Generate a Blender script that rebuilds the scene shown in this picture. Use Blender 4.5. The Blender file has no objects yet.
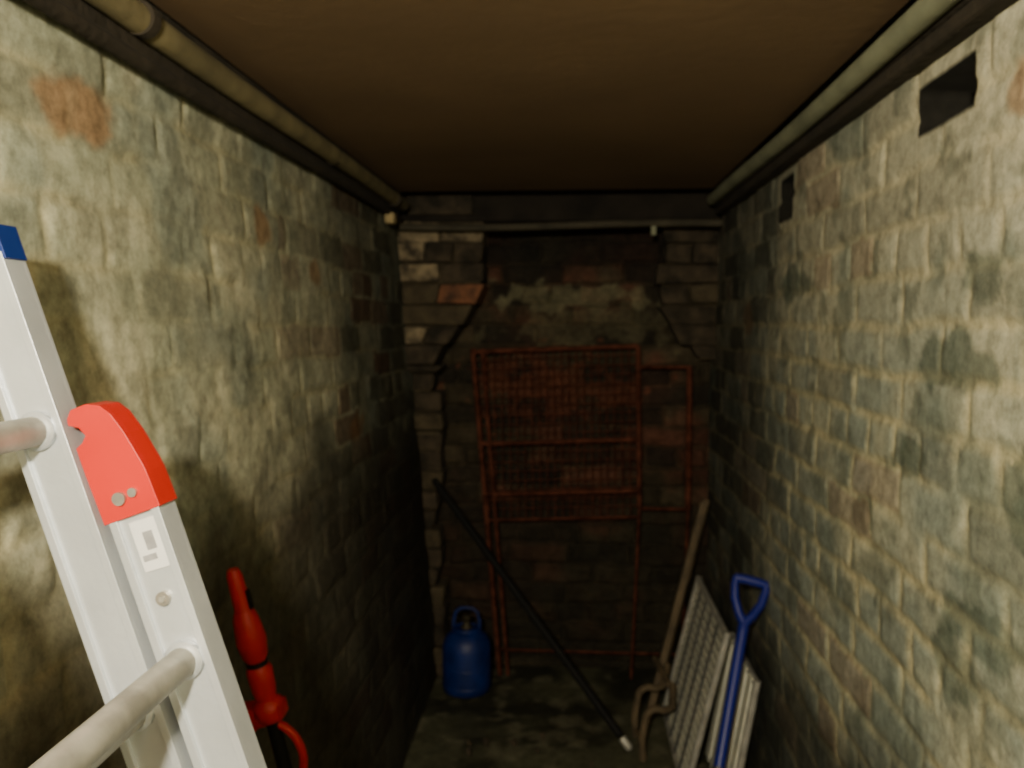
import bpy, math, random
import numpy as np
from mathutils import Vector, Matrix, Euler
random.seed(4)
scene=bpy.context.scene
ZF=-1.29; ZT=0.60; YB=3.16; YN=-1.3; XL=-0.61; XR=0.505

# ---------------------------------------------------------------- noise
def vnoise(u,v,scale,seed):
    rs=np.random.RandomState(seed); G=rs.rand(256,256)
    x=u*scale+37.7; y=v*scale+91.3
    xi=np.floor(x).astype(int); yi=np.floor(y).astype(int)
    fx=x-xi; fy=y-yi
    fx=fx*fx*(3-2*fx); fy=fy*fy*(3-2*fy)
    a=G[xi%256,yi%256]; b=G[(xi+1)%256,yi%256]; c=G[xi%256,(yi+1)%256]; d=G[(xi+1)%256,(yi+1)%256]
    return (a*(1-fx)+b*fx)*(1-fy)+(c*(1-fx)+d*fx)*fy
def fbm(u,v,scale,seed,octv=4):
    s=0;a=.5;t=0
    for i in range(octv):
        s=s+a*vnoise(u,v,scale*2**i,seed+i*7); t+=a; a*=.5
    return s/t
def sst(a,b,x):
    t=np.clip((x-a)/(b-a),0,1); return t*t*(3-2*t)
def brick(u,v,seed,h=.075,L=.225):
    u=u+(fbm(u,v,9,seed)-.5)*.03; v=v+(fbm(u,v,6,seed+50)-.5)*.026
    row=np.floor(v/h).astype(int)
    LL=np.where(row%4==1,L*.5,L)
    uu=u+np.where(row%2==0,0,LL*.5)+((row*37)%5)*.009
    col=np.floor(uu/LL).astype(int)
    fu=uu/LL-col; fv=v/h-row
    e=np.minimum(np.minimum(fu,1-fu)*LL,np.minimum(fv,1-fv)*h)
    rs=np.random.RandomState(seed+3); T=rs.rand(128,128); T2=rs.rand(128,128)
    return e,T[row%128,col%128],T2[row%128,col%128]
def lerp(a,b,t):
    a=np.asarray(a,float); b=np.asarray(b,float)
    return a*(1-t[...,None])+b*t[...,None]
def blob(u,v,cu,cv,ru,rv,seed=5,rough=.5):
    d=np.sqrt(((u-cu)/ru)**2+((v-cv)/rv)**2)+(fbm(u,v,22,seed)-.5)*rough*2
    return 1-sst(.75,1.1,d)

# ---------------------------------------------------------------- materials
def nodes(m):
    m.use_nodes=True; nt=m.node_tree
    return nt,nt.nodes,nt.links,nt.nodes['Principled BSDF']
def mat(name,col,rough=.6,metal=0,var=.25,scale=12,bump=.15,bscale=60,col2=None,spec=.4):
    m=bpy.data.materials.new(name); nt,N,L,P=nodes(m)
    tc=N.new('ShaderNodeTexCoord')
    n=N.new('ShaderNodeTexNoise'); n.inputs['Scale'].default_value=scale; n.inputs['Detail'].default_value=5
    L.new(tc.outputs['Object'],n.inputs['Vector'])
    r=N.new('ShaderNodeValToRGB'); r.color_ramp.elements[0].position=.35; r.color_ramp.elements[1].position=.68
    c2=col2 if col2 else tuple(c*(1-var) for c in col)
    r.color_ramp.elements[0].color=(*c2,1); r.color_ramp.elements[1].color=(*col,1)
    L.new(n.outputs['Fac'],r.inputs['Fac']); L.new(r.outputs['Color'],P.inputs['Base Color'])
    P.inputs['Roughness'].default_value=rough; P.inputs['Metallic'].default_value=metal
    P.inputs['Specular IOR Level'].default_value=spec
    if bump:
        n2=N.new('ShaderNodeTexNoise'); n2.inputs['Scale'].default_value=bscale; n2.inputs['Detail'].default_value=4
        L.new(tc.outputs['Object'],n2.inputs['Vector'])
        b=N.new('ShaderNodeBump'); b.inputs['Strength'].default_value=bump; b.inputs['Distance'].default_value=.01
        L.new(n2.outputs['Fac'],b.inputs['Height']); L.new(b.outputs['Normal'],P.inputs['Normal'])
    return m
def attrmat(name,rough=.9,bump=.25,bscale=55,contrast=.5):
    m=bpy.data.materials.new(name); nt,N,L,P=nodes(m)
    tc=N.new('ShaderNodeTexCoord'); a=N.new('ShaderNodeAttribute'); a.attribute_name='Col'
    n=N.new('ShaderNodeTexNoise'); n.inputs['Scale'].default_value=38; n.inputs['Detail'].default_value=7; n.inputs['Roughness'].default_value=.75
    L.new(tc.outputs['Object'],n.inputs['Vector'])
    r=N.new('ShaderNodeMapRange'); r.inputs['From Min'].default_value=.3; r.inputs['From Max'].default_value=.7
    r.inputs['To Min'].default_value=1-contrast; r.inputs['To Max'].default_value=1+contrast*.6
    L.new(n.outputs['Fac'],r.inputs['Value'])
    v=N.new('ShaderNodeVectorMath'); v.operation='SCALE'
    L.new(a.outputs['Color'],v.inputs[0]); L.new(r.outputs['Result'],v.inputs['Scale'])
    L.new(v.outputs['Vector'],P.inputs['Base Color'])
    P.inputs['Roughness'].default_value=rough; P.inputs['Specular IOR Level'].default_value=.25
    n2=N.new('ShaderNodeTexNoise'); n2.inputs['Scale'].default_value=bscale; n2.inputs['Detail'].default_value=6
    L.new(tc.outputs['Object'],n2.inputs['Vector'])
    b=N.new('ShaderNodeBump'); b.inputs['Strength'].default_value=bump; b.inputs['Distance'].default_value=.004
    L.new(n2.outputs['Fac'],b.inputs['Height']); L.new(b.outputs['Normal'],P.inputs['Normal'])
    return m
M_wall=attrmat('limewashed_brick')
M_floor=attrmat('cellar_floor',rough=.7)

# ---------------------------------------------------------------- grid surfaces
def grid_obj(name,P,C,m):
    nu,nv=P.shape[:2]
    V=P.reshape(-1,3)
    i=np.arange(nu-1)[:,None]*nv+np.arange(nv-1)[None,:]
    F=np.stack([i,i+nv,i+nv+1,i+1],-1).reshape(-1,4)
    me=bpy.data.meshes.new(name); me.from_pydata(V.tolist(),[],F.tolist())
    ca=me.color_attributes.new('Col','FLOAT_COLOR','POINT')
    cc=np.ones((nu*nv,4),np.float32); cc[:,:3]=np.clip(C.reshape(-1,3),0,1)
    ca.data.foreach_set('color',cc.ravel())
    me.polygons.foreach_set('use_smooth',[True]*len(me.polygons))
    me.materials.append(m)
    o=bpy.data.objects.new(name,me); scene.collection.objects.link(o); return o
def UV(u0,u1,v0,v1,res):
    nu=int((u1-u0)/res)+1; nv=int((v1-v0)/res)+1
    return np.meshgrid(np.linspace(u0,u1,nu),np.linspace(v0,v1,nv),indexing='ij')
def batter(z): return .12*np.clip((.3-z)/1.59,0,1)

PAINTED_SHADE=(.010,.009,.007)  # near-black standing in for shade in the pockets and under the lintel
# left wall
U,V=UV(YN,YB+.05,ZF-.05,ZT,.008)
e,r1,r2=brick(U,V,11)
mort=(1-sst(.002,.012,e))*sst(.25,.55,fbm(U,V,8,19))
D=-mort*.0035+(r1-.5)*.003+(fbm(U,V,3,21)-.5)*.016+(fbm(U,V,24,22,3)-.5)*.0028
C=lerp((.56,.54,.39),(.39,.40,.29),sst(.3,.7,fbm(U,V,7,31)))
C=C*(.88+.22*r2)[...,None]
C=lerp(C,np.array((.52,.46,.27))*np.ones_like(C),mort*.5)
C=lerp(C,(.28,.32,.27),sst(.52,.66,fbm(U,V,5,41))*.6)
C=lerp(C,(.20,.20,.15),sst(.57,.66,fbm(U,V,15,43))*.45)
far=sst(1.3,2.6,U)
darkb=((r1>.86-.33*far)&(e>.004)).astype(float)*(.2+.45*far)
C=lerp(C,(.085,.07,.045),darkb)
redb=((r2>.93-.16*far)&(e>.004)).astype(float)*(.2+.4*far)
C=lerp(C,(.20,.08,.045),redb)
for cy,cz,ry,rz in [(1.03,.265,.09,.042),(1.63,.19,.045,.042),(2.2,-.27,.09,.04),(1.95,.12,.05,.03)]:
    C=lerp(C,(.38,.19,.08),blob(U,V,cy,cz,ry,rz)*.65)
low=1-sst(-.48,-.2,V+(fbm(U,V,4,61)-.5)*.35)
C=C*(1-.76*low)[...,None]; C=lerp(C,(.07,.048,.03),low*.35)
C=C*(1-.62*far)[...,None]  # light falloff deepened in the colour towards the far end
X=XL+batter(V)+D
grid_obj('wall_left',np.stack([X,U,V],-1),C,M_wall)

# right wall with joist pockets
U,V=UV(YN,YB+.05,ZF-.05,ZT,.007)
e,r1,r2=brick(U,V,77)
mort=(1-sst(.003,.014,e))*sst(.15,.45,fbm(U,V,8,79))
D=mort*.003-(r1-.5)*.0035-(fbm(U,V,4,121)-.5)*.012-(fbm(U,V,24,122,3)-.5)*.0025
C=lerp((.46,.46,.35),(.31,.35,.30),sst(.3,.65,fbm(U,V,6,131)))
C=C*(.9+.2*r2)[...,None]
C=lerp(C,np.array((.60,.53,.31))*np.ones_like(C),mort*.65)
upper=sst(-.2,.22,V)
C=lerp(C,(.57,.52,.38),upper*.6)  # brighter light on the upper wall put into the colour
C=lerp(C,(.17,.21,.18),sst(.55,.66,fbm(U,V,5,141))*.6)
C=lerp(C,(.15,.17,.13),sst(.57,.66,fbm(U,V,16,143))*.5)
for cy,cz,ry,rz in [(1.09,.05,.06,.035),(1.17,-.05,.10,.045),(.98,-.2,.05,.05),(1.3,-.2,.07,.03),(1.5,-.32,.06,.03),(1.15,-.45,.08,.04),(2.0,.1,.1,.05),(1.05,-.38,.09,.03)]:
    C=lerp(C,(.075,.105,.08),blob(U,V,cy,cz,ry,rz,9,.9)*.65)
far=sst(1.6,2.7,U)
darkb=((r1>.88-.35*far)&(e>.004)).astype(float)*(.25+.45*far)
C=lerp(C,(.085,.08,.06),darkb)
redb=((r2>.94-.12*far)&(e>.004)).astype(float)*.35
C=lerp(C,(.29,.15,.09),redb)
for cy,cz,ry,rz in [(2.5,.02,.07,.05),(1.0,.27,.05,.04)]:
    C=lerp(C,(.33,.17,.08),blob(U,V,cy,cz,ry,rz)*.6)
low=1-sst(-.78,-.56,V+(fbm(U,V,4,161)-.5)*.3+.14*(U-1.2))  # cast shadow on the lower wall, painted in, dropping with depth
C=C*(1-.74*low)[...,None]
C=C*(1-.68*far)[...,None]  # far end darkened in the colour, adding to the lamp's falloff
# pockets
def hm(g):
    h1=((U>1.135-g)&(U<1.31+g)&(V<.336+g)&(V>.281-g))
    h2=((U>2.03-g)&(U<2.14+g)&(V<.342+g)&(V>.255-g))
    return h1|h2
D=np.where(hm(0),.15,D); C=np.where(hm(.009)[...,None],np.array(PAINTED_SHADE),C)  # pocket insides painted near-black for the shade of the recess
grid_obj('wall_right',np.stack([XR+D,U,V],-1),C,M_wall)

# back wall
U,V=UV(XL-.05,XR+.06,ZF-.05,ZT,.006)
e,r1,r2=brick(U,V,205)
mort=1-sst(.003,.012,e)
D=mort*.009+(r1-.5)*.02+(fbm(U,V,8,221)-.5)*.035+(fbm(U,V,30,222)-.5)*.012
C=lerp((.12,.050,.032),(.065,.050,.030),sst(.35,.65,fbm(U,V,5,231)))
C=C*(.6+.8*r2)[...,None]
C=lerp(C,np.array((.045,.036,.022))*np.ones_like(C),mort*.6)
dk=((r1>.58)&(e>.004)).astype(float)
C=lerp(C,(.022,.018,.013),dk*.8)
C=lerp(C,(.24,.22,.13),blob(U,V,-.02,.10,.30,.05,15,1.1)*.5)
C=lerp(C,(.16,.14,.08),blob(U,V,.1,.0,.35,.07,16,1.1)*.4)
C=lerp(C,(.22,.065,.035),blob(U,V,-.05,-.22,.26,.10,17,1.4)*.45)
C=lerp(C,PAINTED_SHADE,sst(.16,.26,V)*.75)  # shadow below the lintel painted across the top of the wall
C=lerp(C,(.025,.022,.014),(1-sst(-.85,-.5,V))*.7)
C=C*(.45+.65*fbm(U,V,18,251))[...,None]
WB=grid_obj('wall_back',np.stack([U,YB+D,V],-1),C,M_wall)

# floor
U,V=UV(XL-.03,XR+.05,YN,YB+.05,.012)
D=(fbm(U,V,7,301)-.5)*.016
C=lerp((.08,.08,.05),(.03,.03,.02),sst(.35,.65,fbm(U,V,6,311)))
C=lerp(C,(.16,.15,.10),sst(.58,.7,fbm(U,V,16,321))*.6)
grid_obj('floor',np.stack([U,V,ZF-.008+D],-1),C,M_floor)

# ---------------------------------------------------------------- mesh builder
class Bd:
    def __init__(s): s.v=[];s.f=[];s.m=[];s.s=[];s.mats=[]
    def mi(s,m):
        if m not in s.mats: s.mats.append(m)
        return s.mats.index(m)
    def add(s,vs,fs,m,sm=False):
        o=len(s.v); s.v+= [tuple(v) for v in vs]; k=s.mi(m)
        for f in fs: s.f.append([i+o for i in f]); s.m.append(k); s.s.append(sm)
    def prism(s,poly,o,ax,ay,az,d,m):
        o,ax,ay,az=map(Vector,(o,ax,ay,az)); n=len(poly)
        vs=[o+ax*p[0]+ay*p[1]+az*(-d/2) for p in poly]+[o+ax*p[0]+ay*p[1]+az*(d/2) for p in poly]
        fs=[list(range(n))[::-1],list(range(n,2*n))]+[[i,(i+1)%n,(i+1)%n+n,i+n] for i in range(n)]
        s.add(vs,fs,m)
    def box(s,c,sz,m,ax=(1,0,0),ay=(0,1,0),az=(0,0,1)):
        x,y=sz[0]/2,sz[1]/2
        s.prism([(-x,-y),(x,-y),(x,y),(-x,y)],c,ax,ay,az,sz[2],m)
    def tube(s,pts,r,m,n=12,closed=False,cap=True):
        pts=[Vector(p) for p in pts]; k=len(pts)
        rr=r if isinstance(r,(list,tuple)) else [r]*k
        T=[]
        for i in range(k):
            if closed: t=pts[(i+1)%k]-pts[(i-1)%k]
            else: t=pts[min(i+1,k-1)]-pts[max(i-1,0)]
            T.append(t.normalized())
        a=Vector((0,0,1)) if abs(T[0].z)<.9 else Vector((1,0,0))
        nrm=(a-T[0]*a.dot(T[0])).normalized(); vs=[]
        for i in range(k):
            nrm=(nrm-T[i]*nrm.dot(T[i])).normalized(); b=T[i].cross(nrm)
            for j in range(n):
                q=2*math.pi*j/n; vs.append(pts[i]+(nrm*math.cos(q)+b*math.sin(q))*rr[i])
        fs=[]
        for i in range(k if closed else k-1):
            i2=(i+1)%k
            for j in range(n): fs.append([i*n+j,i*n+(j+1)%n,i2*n+(j+1)%n,i2*n+j])
        s.add(vs,fs,m,True)
        if cap and not closed:
            s.add(vs[:n],[list(range(n))[::-1]],m); s.add(vs[-n:],[list(range(n))],m)
    def rev(s,prof,o,m,n=32,ax=(1,0,0),ay=(0,1,0),az=(0,0,1)):
        o,ax,ay,az=map(Vector,(o,ax,ay,az)); vs=[]
        for r,z in prof:
            for j in range(n):
                q=2*math.pi*j/n; vs.append(o+ax*r*math.cos(q)+ay*r*math.sin(q)+az*z)
        fs=[[i*n+j,i*n+(j+1)%n,(i+1)*n+(j+1)%n,(i+1)*n+j] for i in range(len(prof)-1) for j in range(n)]
        s.add(vs,fs,m,True)
    def obj(s,name,bevel=0,seg=2):
        me=bpy.data.meshes.new(name); me.from_pydata(s.v,[],s.f)
        for m in s.mats: me.materials.append(m)
        me.polygons.foreach_set('material_index',s.m); me.polygons.foreach_set('use_smooth',s.s)
        me.update()
        o=bpy.data.objects.new(name,me); scene.collection.objects.link(o)
        if bevel:
            b=o.modifiers.new('bevel','BEVEL'); b.width=bevel; b.segments=seg; b.limit_method='ANGLE'; b.angle_limit=math.radians(40)
        return o
def arc(c,ax,ay,r,a0,a1,n,r2=None):
    c,ax,ay=Vector(c),Vector(ax),Vector(ay); r2=r2 or r
    return [c+ax*r*math.cos(math.radians(a0+(a1-a0)*i/n))+ay*r2*math.sin(math.radians(a0+(a1-a0)*i/n)) for i in range(n+1)]

M_ceil=mat('brown_ceiling_board',(.20,.125,.065),.85,var=.2,scale=2.5,bump=.1,bscale=30)
M_beam=mat('dusty_pipe',(.22,.18,.09),.85,var=.5,scale=9,bump=.2,bscale=40)
M_beamd=mat('dark_timber',(.035,.026,.016),.9,var=.5,scale=9,bump=.4,bscale=50)
M_lint=mat('sooty_lintel_timber',(.020,.015,.011),.95,var=.6,scale=9,bump=.5,bscale=40)
M_pale=mat('grey_painted_pipe',(.26,.27,.18),.8,var=.4,scale=9,bump=.15,bscale=50)
M_pipe=mat('sooty_pipe',(.06,.05,.032),.8,var=.5,scale=14,bump=.3,bscale=50)
M_bA=mat('sooty_brick',(.075,.055,.035),.95,col2=(.016,.013,.009),scale=14,bump=1,bscale=40)
M_bB=mat('orange_brick',(.27,.11,.055),.95,col2=(.07,.035,.022),scale=18,bump=1,bscale=40)
M_bC=mat('limewashed_brick_block',(.27,.21,.13),.95,col2=(.045,.035,.024),scale=22,bump=1,bscale=40)
M_mor=mat('old_mortar',(.085,.065,.038),.95,var=.5,scale=20,bump=.8,bscale=80)
M_al=mat('aluminium',(.74,.78,.83),.40,.45,var=.14,scale=14,bump=.05,bscale=120)
M_ald=mat('dull_aluminium',(.50,.49,.44),.5,.4,var=.4,scale=25,bump=.1)
M_redp=mat('red_plastic',(.66,.022,.012),.4,var=.15,scale=8,bump=0)
M_redt=mat('dark_red_plastic',(.55,.010,.010),.4,var=.2,scale=8,bump=0)
M_bluep=mat('blue_plastic',(.01,.035,.22),.4,var=.2,scale=8,bump=0)
M_blk=mat('black_plastic',(.010,.010,.010),.7,var=.2,bump=0,spec=.15)
M_lab=mat('label_paper',(.85,.85,.85),.6,var=.06,scale=40,bump=0)
M_gry=mat('grey_print',(.4,.4,.42),.6,var=.3,scale=80,bump=0)
M_bolt=mat('zinc_bolt',(.5,.47,.42),.35,.6,var=.3,scale=60,bump=0)
M_rust=mat('rusty_steel',(.13,.042,.026),.9,.0,var=.65,scale=30,bump=.5,bscale=150,spec=.1)
M_cyl=mat('blue_gas_enamel',(.006,.024,.16),.5,var=.5,scale=14,bump=.05)
M_brass=mat('brass',(.06,.05,.03),.6,.5,var=.3,bump=0)
M_wht=mat('offwhite_plastic',(.74,.74,.62),.5,var=.2,scale=30,bump=.05)
M_wood=mat('weathered_wood',(.13,.095,.055),.8,var=.5,scale=14,bump=.4)
M_shv=mat('blue_shovel_paint',(.010,.018,.20),.4,var=.2,scale=10,bump=0)
M_steel=mat('dull_steel',(.14,.14,.14),.5,.6,var=.4,bump=.1)
M_conc=mat('plain_render',(.22,.2,.13),.95,var=.4,scale=5,bump=.4)

# ---------------------------------------------------------------- shell rest
b=Bd(); b.box((-.05,YN-.03,-.35),(1.4,.06,1.95),M_conc); b.obj('wall_front')
b=Bd()
b.box((-.06,(YN+2.82)/2,.452),(1.03,2.82-YN,.024),M_ceil)
b.box((-.05,(YN+YB)/2,ZT+.02),(1.30,YB-YN+.2,.04),M_beamd)
b.obj('ceiling')
# side timbers with pipes fixed to them
b=Bd(); b.box((-.612,(YN+2.86)/2,.405),(.06,2.86-YN,.09),M_beamd)
ys=np.linspace(YN,2.86,60)
b.tube([(-.566+.003*math.sin(y*4),y,.400+.003*math.sin(y*3)) for y in ys],.020,M_beam,20)
b.tube([(-.583,y,.357+.003*math.sin(y*3+1)) for y in ys],.011,M_beamd,12)
for y in (.2,1.1,2.0,2.7): b.tube([(-.566,y,.4),(-.566,y+.02,.4)],.0225,M_beamd,20)
b.box((-.578,2.70,.338),(.032,.05,.035),mat('pale_block',(.42,.32,.16),.8))
b.obj('ceiling_beam',.008)
b=Bd(); b.box((.495,(YN+2.9)/2,.415),(.05,2.9-YN,.05),M_beamd)
b.tube([(.460+.003*math.sin(y*4),y,.408+.003*math.sin(y*3)) for y in ys],.018,M_pale,20)
b.box((.49,(YN+2.9)/2,.378),(.034,2.9-YN,.022),M_beamd)
b.obj('ceiling_beam',.006)
b=Bd()
b.box((-.05,3.07,.415),(1.12,.17,.11),M_lint)
b.box((-.46,2.975,.42),(.23,.03,.075),M_bA)
b.obj('lintel',.008)
b=Bd(); b.tube([(x,2.90,.335+.005*math.sin(x*5)) for x in np.linspace(-.595,.495,30)],.013,M_pipe)
b.box((.27,2.9,.315),(.016,.016,.03),M_pale)
b.obj('pipe')

# corbels of real brick courses
def corbel(name,xw,side,bound,z0,z1,Y0,Y1,pick):
    b=Bd(); z=z1; k=0; h=.072
    while z>z0+.01:
        zt=z; zb=max(z-h,z0); g=.003
        xt=bound(zt-g); xb=bound(zb+g)
        L=abs(bound(zb)-xw) ; n=max(1,int(round(L/ (.115 if k%2 else .16))))
        rx=random.uniform(-.016,.016); xt+=rx; xb+=rx+random.uniform(-.010,.010)
        for i in range(n):
            a0=i/n; a1=(i+1)/n
            def pt(a,xe): return xw+(xe-xw)*a
            gg=.002*side
            j=random.uniform(-.03,.012)
            q=lambda: random.uniform(-.006,.006)
            poly=[(pt(a0,xb)+gg,zb+g+q()),(pt(a1,xb)-gg,zb+g+q()),(pt(a1,xt)-gg,zt-g+q()),(pt(a0,xt)+gg,zt-g+q())]
            if side<0: poly=poly[::-1]
            m=pick(k,i,n)
            b.prism(poly,(0,(Y0+Y1)/2+j,0),(1,0,0),(0,0,1),(0,-1,0),Y1-Y0,m)
        poly=[(xw,zb),(xb-side*.008,zb),(xt-side*.008,zt),(xw,zt)]
        b.prism(poly,(0,(Y0+Y1)/2+.006,0),(1,0,0),(0,0,1),(0,-1,0),Y1-Y0-.01,M_mor)
        z=zb; k+=1
    o=b.obj(name,.009,3); o.parent=WB; return o
def bl(z): return float(np.interp(z,[-.20,-.16,-.09,.12,.36],[-.48,-.475,-.45,-.30,-.295]))
def br(z): return float(np.interp(z,[-.13,.06,.36],[.44,.315,.31]))
def pickL(k,i,n):
    if k==0: return M_bC if i<2 else M_bA
    if k==1: return [M_bC,M_bA,M_bA][i%3]
    if k==2: return M_bC if i==0 else M_bA
    if k in(3,4): return M_bB if i>0 else M_mor
    return [M_bA,M_bA,M_bC][(k+i)%3]
corbel('corbel_left',-.615,1,bl,-.17,.36,2.97,YB,pickL)
corbel('corbel_right',.515,-1,br,-.125,.36,3.06,YB,lambda k,i,n:[M_bA,M_mor,M_bA,M_bA,M_bA][(k*2+i)%5])
corbel('brick_pier',-.60,1,lambda z:-.485+.02*(.0-z)*0.8,ZF-.01,-.17,3.03,YB,lambda k,i,n:[M_bA,M_bA,M_mor][(k+i)%3])

# ---------------------------------------------------------------- ladder
b=Bd()
tan=.325; up=Vector((-tan,0,1)).normalized(); rt=Vector((1,0,tan)).normalized(); fy=Vector((0,1,0))
YF=.78; YNr=YF-.37
def cen(ax_,z,y): return Vector((ax_+(-.175-z)*tan,y,z))
def stile(ax_,zt,y,inner):
    zb=ZF+.012
    p0=cen(ax_,zb,y); p1=cen(ax_,zt,y); c=(p0+p1)/2; L=(p1-p0).length
    w,d=.052,.024
    b.prism([(-w/2,-d/2),(w/2,-d/2),(w/2,d/2),(-w/2,d/2)],c,rt,fy,up,L,M_al)
    for sx in(-1,1):
        for sy in (-1,1):
            b.box(c+rt*sx*(w/2-.004)+fy*sy*(d/2+.002),(.008,.005,L-.002),M_al,rt,fy,up)
    b.box(p0+up*.012,(w+.008,d+.01,.04),M_blk,rt,fy,up)
AX=-.480; BX=-.413
for y,inn in((YF,-1),(YNr,1)):
    stile(AX,.062,y,inn); stile(BX,-.172,y,inn)
    p=cen(AX,.070,y); b.box(p,(.057,.032,.034),M_bluep,rt,fy,up)
    q=cen(BX,-.178,y)
    poly=[(-.0295,-.002),(.0285,0),(.027,.035),(.0255,.045),(.019,.075),(.012,.096),(.004,.107),(-.008,.112),(-.024,.111),(-.030,.104),(-.031,.098),(-.022,.093),(-.018,.084),(-.024,.078),(-.031,.075),(-.031,.05)]
    b.prism(poly,q,rt,up,-fy,.036,M_redp)
    b.tube([q-rt*.006+up*.018-fy*.017,q-rt*.006+up*.018-fy*.022],.0065,M_bolt)
    b.tube([q+rt*.008+up*.02-fy*.017,q+rt*.008+up*.02-fy*.021],.0045,M_bolt)
    b.tube([q-up*.085-fy*.012,q-up*.085-fy*.017],.007,M_bolt)
    b.tube([q-up*.085-fy*.012,q-up*.085-fy*.0185],.003,M_ald)
q=cen(BX,-.178,YF)
b.box(q+rt*.004-up*.032-fy*.0135,(.026,.001,.050),M_lab,rt,fy,up)
b.box(q+rt*.006-up*.028-fy*.0143,(.010,.001,.018),M_gry,rt,fy,up)
b.box(q+rt*.001-up*.044-fy*.0143,(.014,.001,.006),M_gry,rt,fy,up)
for axx,z0 in((BX,-.318),(AX,-.10)):
    z=z0
    while z>ZF+.08:
        p=cen(axx,z,YF); p2=cen(axx,z,YNr)
        b.tube([p2,p],.0145,M_ald,16)
        b.tube([p-fy*.013,p-fy*.019,p-fy*.022],[.019,.019,.0155],M_al,20)
        b.tube([p2+fy*.013,p2+fy*.019],[.019,.017],M_al,20)
        z-=.27
b.obj('aluminium_ladder',.0018,2)

# ---------------------------------------------------------------- string trimmer
b=Bd()
A=Vector((-.500,1.21,-.372)); Bt=Vector((-.345,1.315,-1.215)); d=(Bt-A).normalized()
L=(Bt-A).length
sx=(Vector((1,0,0))-d*d.x).normalized(); sy=d.cross(sx)
def P(t,x=0,y=0): return A+d*t+sx*x+sy*y
b.tube([P(-.01),P(0),P(.03),P(.05),P(.058)],[.008,.0115,.0125,.0125,.014],M_redt,18)
b.tube([P(.058),P(.07),P(.105),P(.13),P(.14)],[.015,.019,.023,.019,.014],M_redt,20)
b.tube([P(.138),P(.148)],[.016,.016],M_blk,20)
b.tube([P(.146),P(.155),P(.19),P(.205)],[.016,.020,.018,.014],M_redt,20)
b.box(P(.04,.011,0),(.010,.009,.03),M_blk,sx,sy,d)
b.tube([P(.20),P(.21),P(.228),P(.238)],[.013,.024,.024,.017],M_redt,20)
b.box(P(.222,-.010,-.0),(.066,.03,.022),M_redt,sx,sy,d)
b.tube([P(.235),P(L-.13)],.011,M_blk,16)
b.tube(arc(P(.300,-.012,-.0),sx,d,.046,0,360,36,.058)[:-1],.0065,M_redt,12,closed=True)
b.tube([P(L-.14),P(L-.12),P(L-.05),P(L-.02)],[.016,.034,.042,.040],M_redt,24)
b.rev([(0,.045),(.05,.045),(.052,.03),(.05,.0),(.0,.0)],(P(L).x,P(L).y,ZF+.012),M_blk,28)
c=Vector((P(L).x,P(L).y,ZF+.06))
outer=arc(c,(1,0,0),(0,1,0),.11,-60,120,20); inner=arc(c,(1,0,0),(0,1,0),.02,-60,120,20)
vs=outer+inner+[v+Vector((0,0,.006)) for v in outer]+[v+Vector((0,0,.006)) for v in inner]; n=21
fs=[]
for i in range(20):
    fs+= [[i,i+1,n+i+1,n+i],[2*n+i,3*n+i,3*n+i+1,2*n+i+1],[i,2*n+i,2*n+i+1,i+1]]
b.add(vs,fs,M_redt,True)
b.obj('string_trimmer')

# ---------------------------------------------------------------- gas cylinder
b=Bd(); gx,gy=-.365,2.905
b.rev([(0,.004),(.07,.004),(.083,.010),(.085,.03),(.085,.155),(.082,.18),(.070,.203),(.048,.22),(.03,.226),(.0,.228)],(gx,gy,ZF),M_cyl,40)
b.rev([(.0855,.03),(.088,.033),(.0855,.037)],(gx,gy,ZF),M_cyl,40)
b.rev([(.0855,.095),(.0875,.098),(.0855,.101)],(gx,gy,ZF),M_cyl,40)
b.rev([(.0,.222),(.020,.222),(.020,.235),(.013,.24),(.013,.262),(.017,.265),(.017,.272),(0,.274)],(gx,gy,ZF),M_brass,24)
for sgn in(-1,1):
    b.tube([(gx+sgn*.045,gy,ZF+.215),(gx+sgn*.046,gy,ZF+.25),(gx+sgn*.038,gy,ZF+.285),(gx+sgn*.02,gy,ZF+.298),(gx,gy,ZF+.30)],.006,M_cyl,10)
b.tube(arc((gx,gy,ZF+.226),(1,0,0),(0,1,0),.046,0,360,28)[:-1],.006,M_cyl,8,closed=True)
b.obj('gas_cylinder')

# ---------------------------------------------------------------- rusty wire mesh gate
b=Bd()
def gp(x,z):
    return Vector((x,3.035+.030*(z-ZF)/1.2,z))
zt=-.085
def gl(z): return -.360+.10*(zt-z)/1.2
b.tube([gp(gl(ZF),ZF+.006),gp(gl(zt),zt)],.009,M_rust)
b.tube([gp(gl(ZF)+.03,ZF+.006),gp(gl(zt)+.035,zt)],.007,M_rust)
b.tube([gp(.245,-.66),gp(.235,zt+.01)],.009,M_rust)
b.tube([gp(.418,-.66),gp(.418,-.145)],.011,M_rust)
for z,x1 in((zt,.235),(-.42,.24),(-.605,.242),(-.70,.242)):
    b.tube([gp(gl(z),z-.012),gp(x1,z+.01)],.0085 if z>-.65 else .005,M_rust)
b.tube([gp(.24,-.66),gp(.418,-.66)],.006,M_rust)
b.tube([gp(.235,-.15),gp(.418,-.15)],.006,M_rust)
x=gl(zt)+.05
while x<.23:
    b.tube([gp(x+.01,-.70),gp(x,zt)],.0018,M_rust,6); x+=.027
z=zt-.03
while z>-.69:
    b.tube([gp(gl(z),z-.012),gp(.24,z+.01)],.0018,M_rust,6); z-=.034
b.tube([gp(.22,ZF+.006),gp(.245,-.66)],.0055,M_rust)
b.tube([gp(.40,ZF+.006),gp(.418,-.66)],.0055,M_rust)
b.tube([gp(gl(ZF),ZF+.10),gp(.40,ZF+.10)],.0045,M_rust)
b.obj('rusty_wire_mesh_gate')

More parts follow.
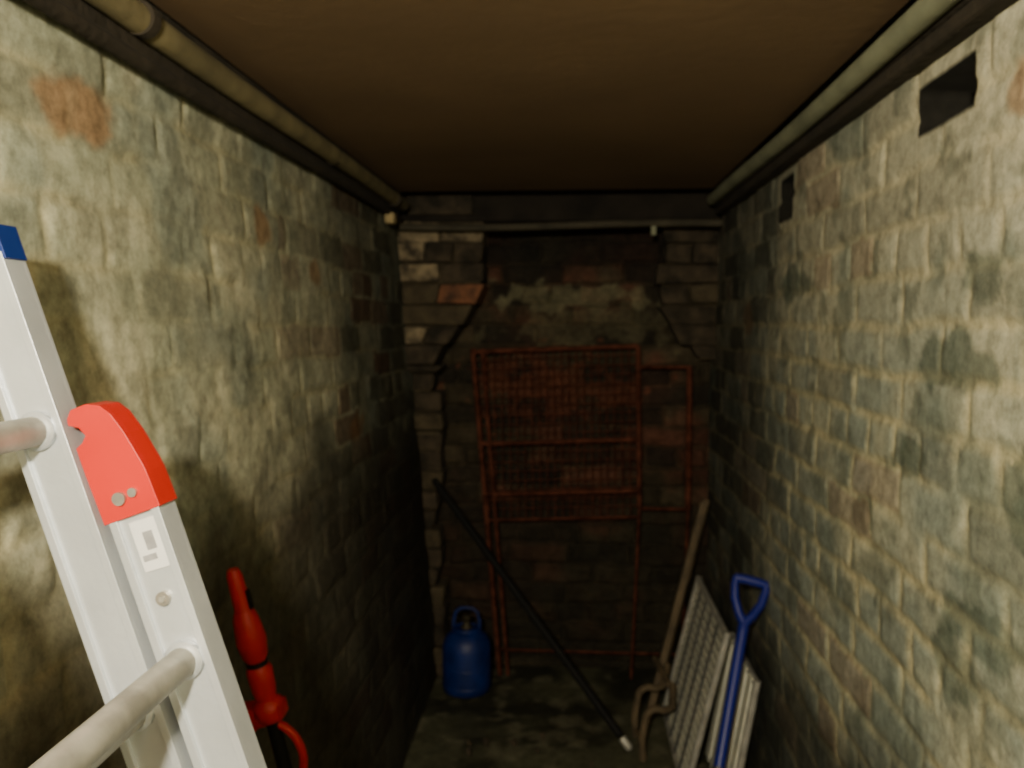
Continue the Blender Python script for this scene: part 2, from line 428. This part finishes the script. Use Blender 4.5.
# ---------------------------------------------------------------- leaning pole
b=Bd()
p0=Vector((.182,2.50,ZF+.012)); p1=Vector((-.487,2.985,-.558)); dd=(p1-p0).normalized()
b.tube([p0+dd*.05,p1],.0125,M_blk,14)
b.tube([p0,p0+dd*.008,p0+dd*.04],[.007,.0125,.0125],M_ald,14)
b.tube([p1,p1+dd*.008],[.0125,.009],M_blk,14)
b.obj('broom_pole')

# ---------------------------------------------------------------- slatted panels
def slat_panel(name,xt,xb,y0,y1,ztop,horiz,nr,ns,m,zb=ZF+.008):
    b=Bd()
    upv=Vector((xt-xb,0,ztop-zb)); H=upv.length; upv.normalize(); nv=upv.cross(Vector((0,1,0)))
    c=Vector(((xt+xb)/2,(y0+y1)/2,(ztop+zb)/2)); W=y1-y0; Y=Vector((0,1,0))
    for s_ in(-1,1):
        b.tube([c+Y*s_*W/2-upv*H/2,c+Y*s_*W/2+upv*H/2],.010,M_ald,12)
        b.tube([c-Y*W/2+upv*s_*(H/2-.01),c+Y*W/2+upv*s_*(H/2-.01)],.010,M_ald,12)
    if horiz:
        for i in range(ns):
            t=-H/2+.03+(H-.06)*i/(ns-1)
            b.box(c+upv*t,(W-.015,.016,.006),m,Y,upv,nv)
        for i in range(nr):
            t=-W/2+W*(i+1)/(nr+1)
            b.box(c+Y*t+nv*.006,(.012,H-.02,.006),M_steel,Y,upv,nv)
    else:
        for i in range(ns):
            t=-W/2+W*(i+.5)/ns
            b.box(c+Y*t+nv*.006,(W/ns*.6,H-.005,.012),m,Y,upv,nv)
        for i in range(nr):
            t=-H/2+H*(i+1)/(nr+1)
            b.box(c+upv*t-nv*.006,(W,.02,.006),M_steel,Y,upv,nv)
    return b.obj(name,.0015)
slat_panel('slatted_lounger_panel',.42,.31,2.26,2.77,-.822,True,4,17,M_wht)
slat_panel('slatted_shelf_rack',.478,.415,2.16,2.50,-.91,False,2,5,M_wht)

# ---------------------------------------------------------------- shovel
b=Bd()
g=Vector((.448,2.15,-.70)); f=Vector((.29,1.86,ZF+.03)); sd=(g-f).normalized()
sxx=(Vector((1,0,0))-sd*sd.x).normalized(); syy=sd.cross(sxx)
def S(t,x=0,y=0): return f+sd*t+sxx*x+syy*y
Ls=(g-f).length
b.tube([S(.20),S(Ls-.06)],.0135,M_shv,16)
b.tube([S(Ls-.075),S(Ls-.055),S(Ls-.035,-.016),S(Ls,-.033),S(Ls+.035,-.039),S(Ls+.055,-.037)],[.015,.014,.0115,.011,.0105,.011],M_shv,12)
b.tube([S(Ls-.075),S(Ls-.055),S(Ls-.035,.016),S(Ls,.033),S(Ls+.035,.039),S(Ls+.055,.037)],[.015,.014,.0115,.011,.0105,.011],M_shv,12)
b.tube([S(Ls+.052,-.042),S(Ls+.054,-.02),S(Ls+.054,.02),S(Ls+.052,.042)],[.011,.0125,.0125,.011],M_shv,14)
vs=[];nx=9;nz=10
for k in range(2):
    for i in range(nz):
        t=i/(nz-1)
        w=.075*(1 if t<.75 else 1-.25*(t-.75)/.25)
        for j in range(nx):
            u=-1+2*j/(nx-1)
            vs.append(S(.21-.225*t-.02*u*u*(t>.8),u*w,-.018*(1-u*u)+.002*k))
fs=[]
for k in range(2):
    o=k*nx*nz
    for i in range(nz-1):
        for j in range(nx-1): fs.append([o+i*nx+j,o+i*nx+j+1,o+(i+1)*nx+j+1,o+(i+1)*nx+j])
b.add(vs,fs,M_steel,True)
b.tube([S(.12,0,-.016),S(.19,0,-.008),S(.25)],[.008,.016,.0155],M_steel,14)
b.obj('shovel')

# ---------------------------------------------------------------- folding chair (folded, against wall)
b=Bd()
for (xt,yt,xb,yb) in((.462,2.93,.285,2.84),(.445,2.875,.245,2.68)):
    a=Vector((xt,yt,-.60)); c=Vector((xb,yb,ZF+.01)); dv=(a-c).normalized()
    px=(Vector((1,0,0))-dv*dv.x).normalized(); py=dv.cross(px)
    b.box((a+c)/2,(.022,.035,(a-c).length),M_wood,px,py,dv)
a0,c0=Vector((.462,2.93,-.60)),Vector((.285,2.84,ZF+.01)); a1,c1=Vector((.445,2.875,-.60)),Vector((.245,2.68,ZF+.01))
for t in(.97,.82,.67,.5,.3,.12):
    p=c0.lerp(a0,t); q=c1.lerp(a1,t); b.tube([p,q],.010,M_wood,10)
for y,x0 in((2.60,.225),(2.45,.235)):
    pts=[(x0-.02,y,ZF+.006),(x0-.024,y,ZF+.07),(x0-.016,y,ZF+.12)]+[tuple(v) for v in arc((x0+.02,y,ZF+.13),(1,0,0),(0,0,1),.034,170,60,8)]+[(x0+.065,y+.02,ZF+.16),(.31,y+.09,ZF+.20)]
    b.tube(pts,.011,M_wood,12)
b.tube([(.207,2.60,ZF+.03),(.217,2.45,ZF+.03)],.008,M_wood)
b.tube([(.30,2.54,ZF+.20),(.275,2.74,ZF+.20)],.010,M_wood)
b.obj('folding_chair',.002)

# rubble on the floor: one named mass
b=Bd()
for i in range(20):
    x=random.uniform(-.40,.16); y=random.uniform(2.2,2.75); s=random.uniform(.006,.016)
    if abs((x-.182)*.48+(y-2.5)*.67)<.03: continue
    R=Euler((random.random()*3,random.random()*3,random.random()*3)).to_matrix()
    b.box((x,y,ZF+s*.4),(s*1.5,s,s*.8),random.choice([M_mor,M_bA,M_bA]),R.col[0],R.col[1],R.col[2])
b.obj('rubble',.002)

# ---------------------------------------------------------------- light, world, camera
def point(name,loc,p,r,c):
    l=bpy.data.lights.new(name,'POINT'); l.energy=p; l.shadow_soft_size=r; l.color=c
    o=bpy.data.objects.new(name,l); o.location=loc; scene.collection.objects.link(o)
point('bulb_light',(-.14,-.38,.27),140,.04,(1,.91,.68))
w=bpy.data.worlds.new('World'); scene.world=w; w.use_nodes=True
w.node_tree.nodes['Background'].inputs[0].default_value=(.05,.055,.04,1)
w.node_tree.nodes['Background'].inputs[1].default_value=.2
cam=bpy.data.cameras.new('Camera'); co=bpy.data.objects.new('Camera',cam); scene.collection.objects.link(co)
cam.sensor_width=36; cam.lens=29.88; cam.clip_start=.01
cam.dof.use_dof=True; cam.dof.focus_distance=.5; cam.dof.aperture_fstop=10
co.location=(0,0,0); co.rotation_euler=Euler((math.radians(90)-.0693,0,.0705),'XYZ')
scene.camera=co
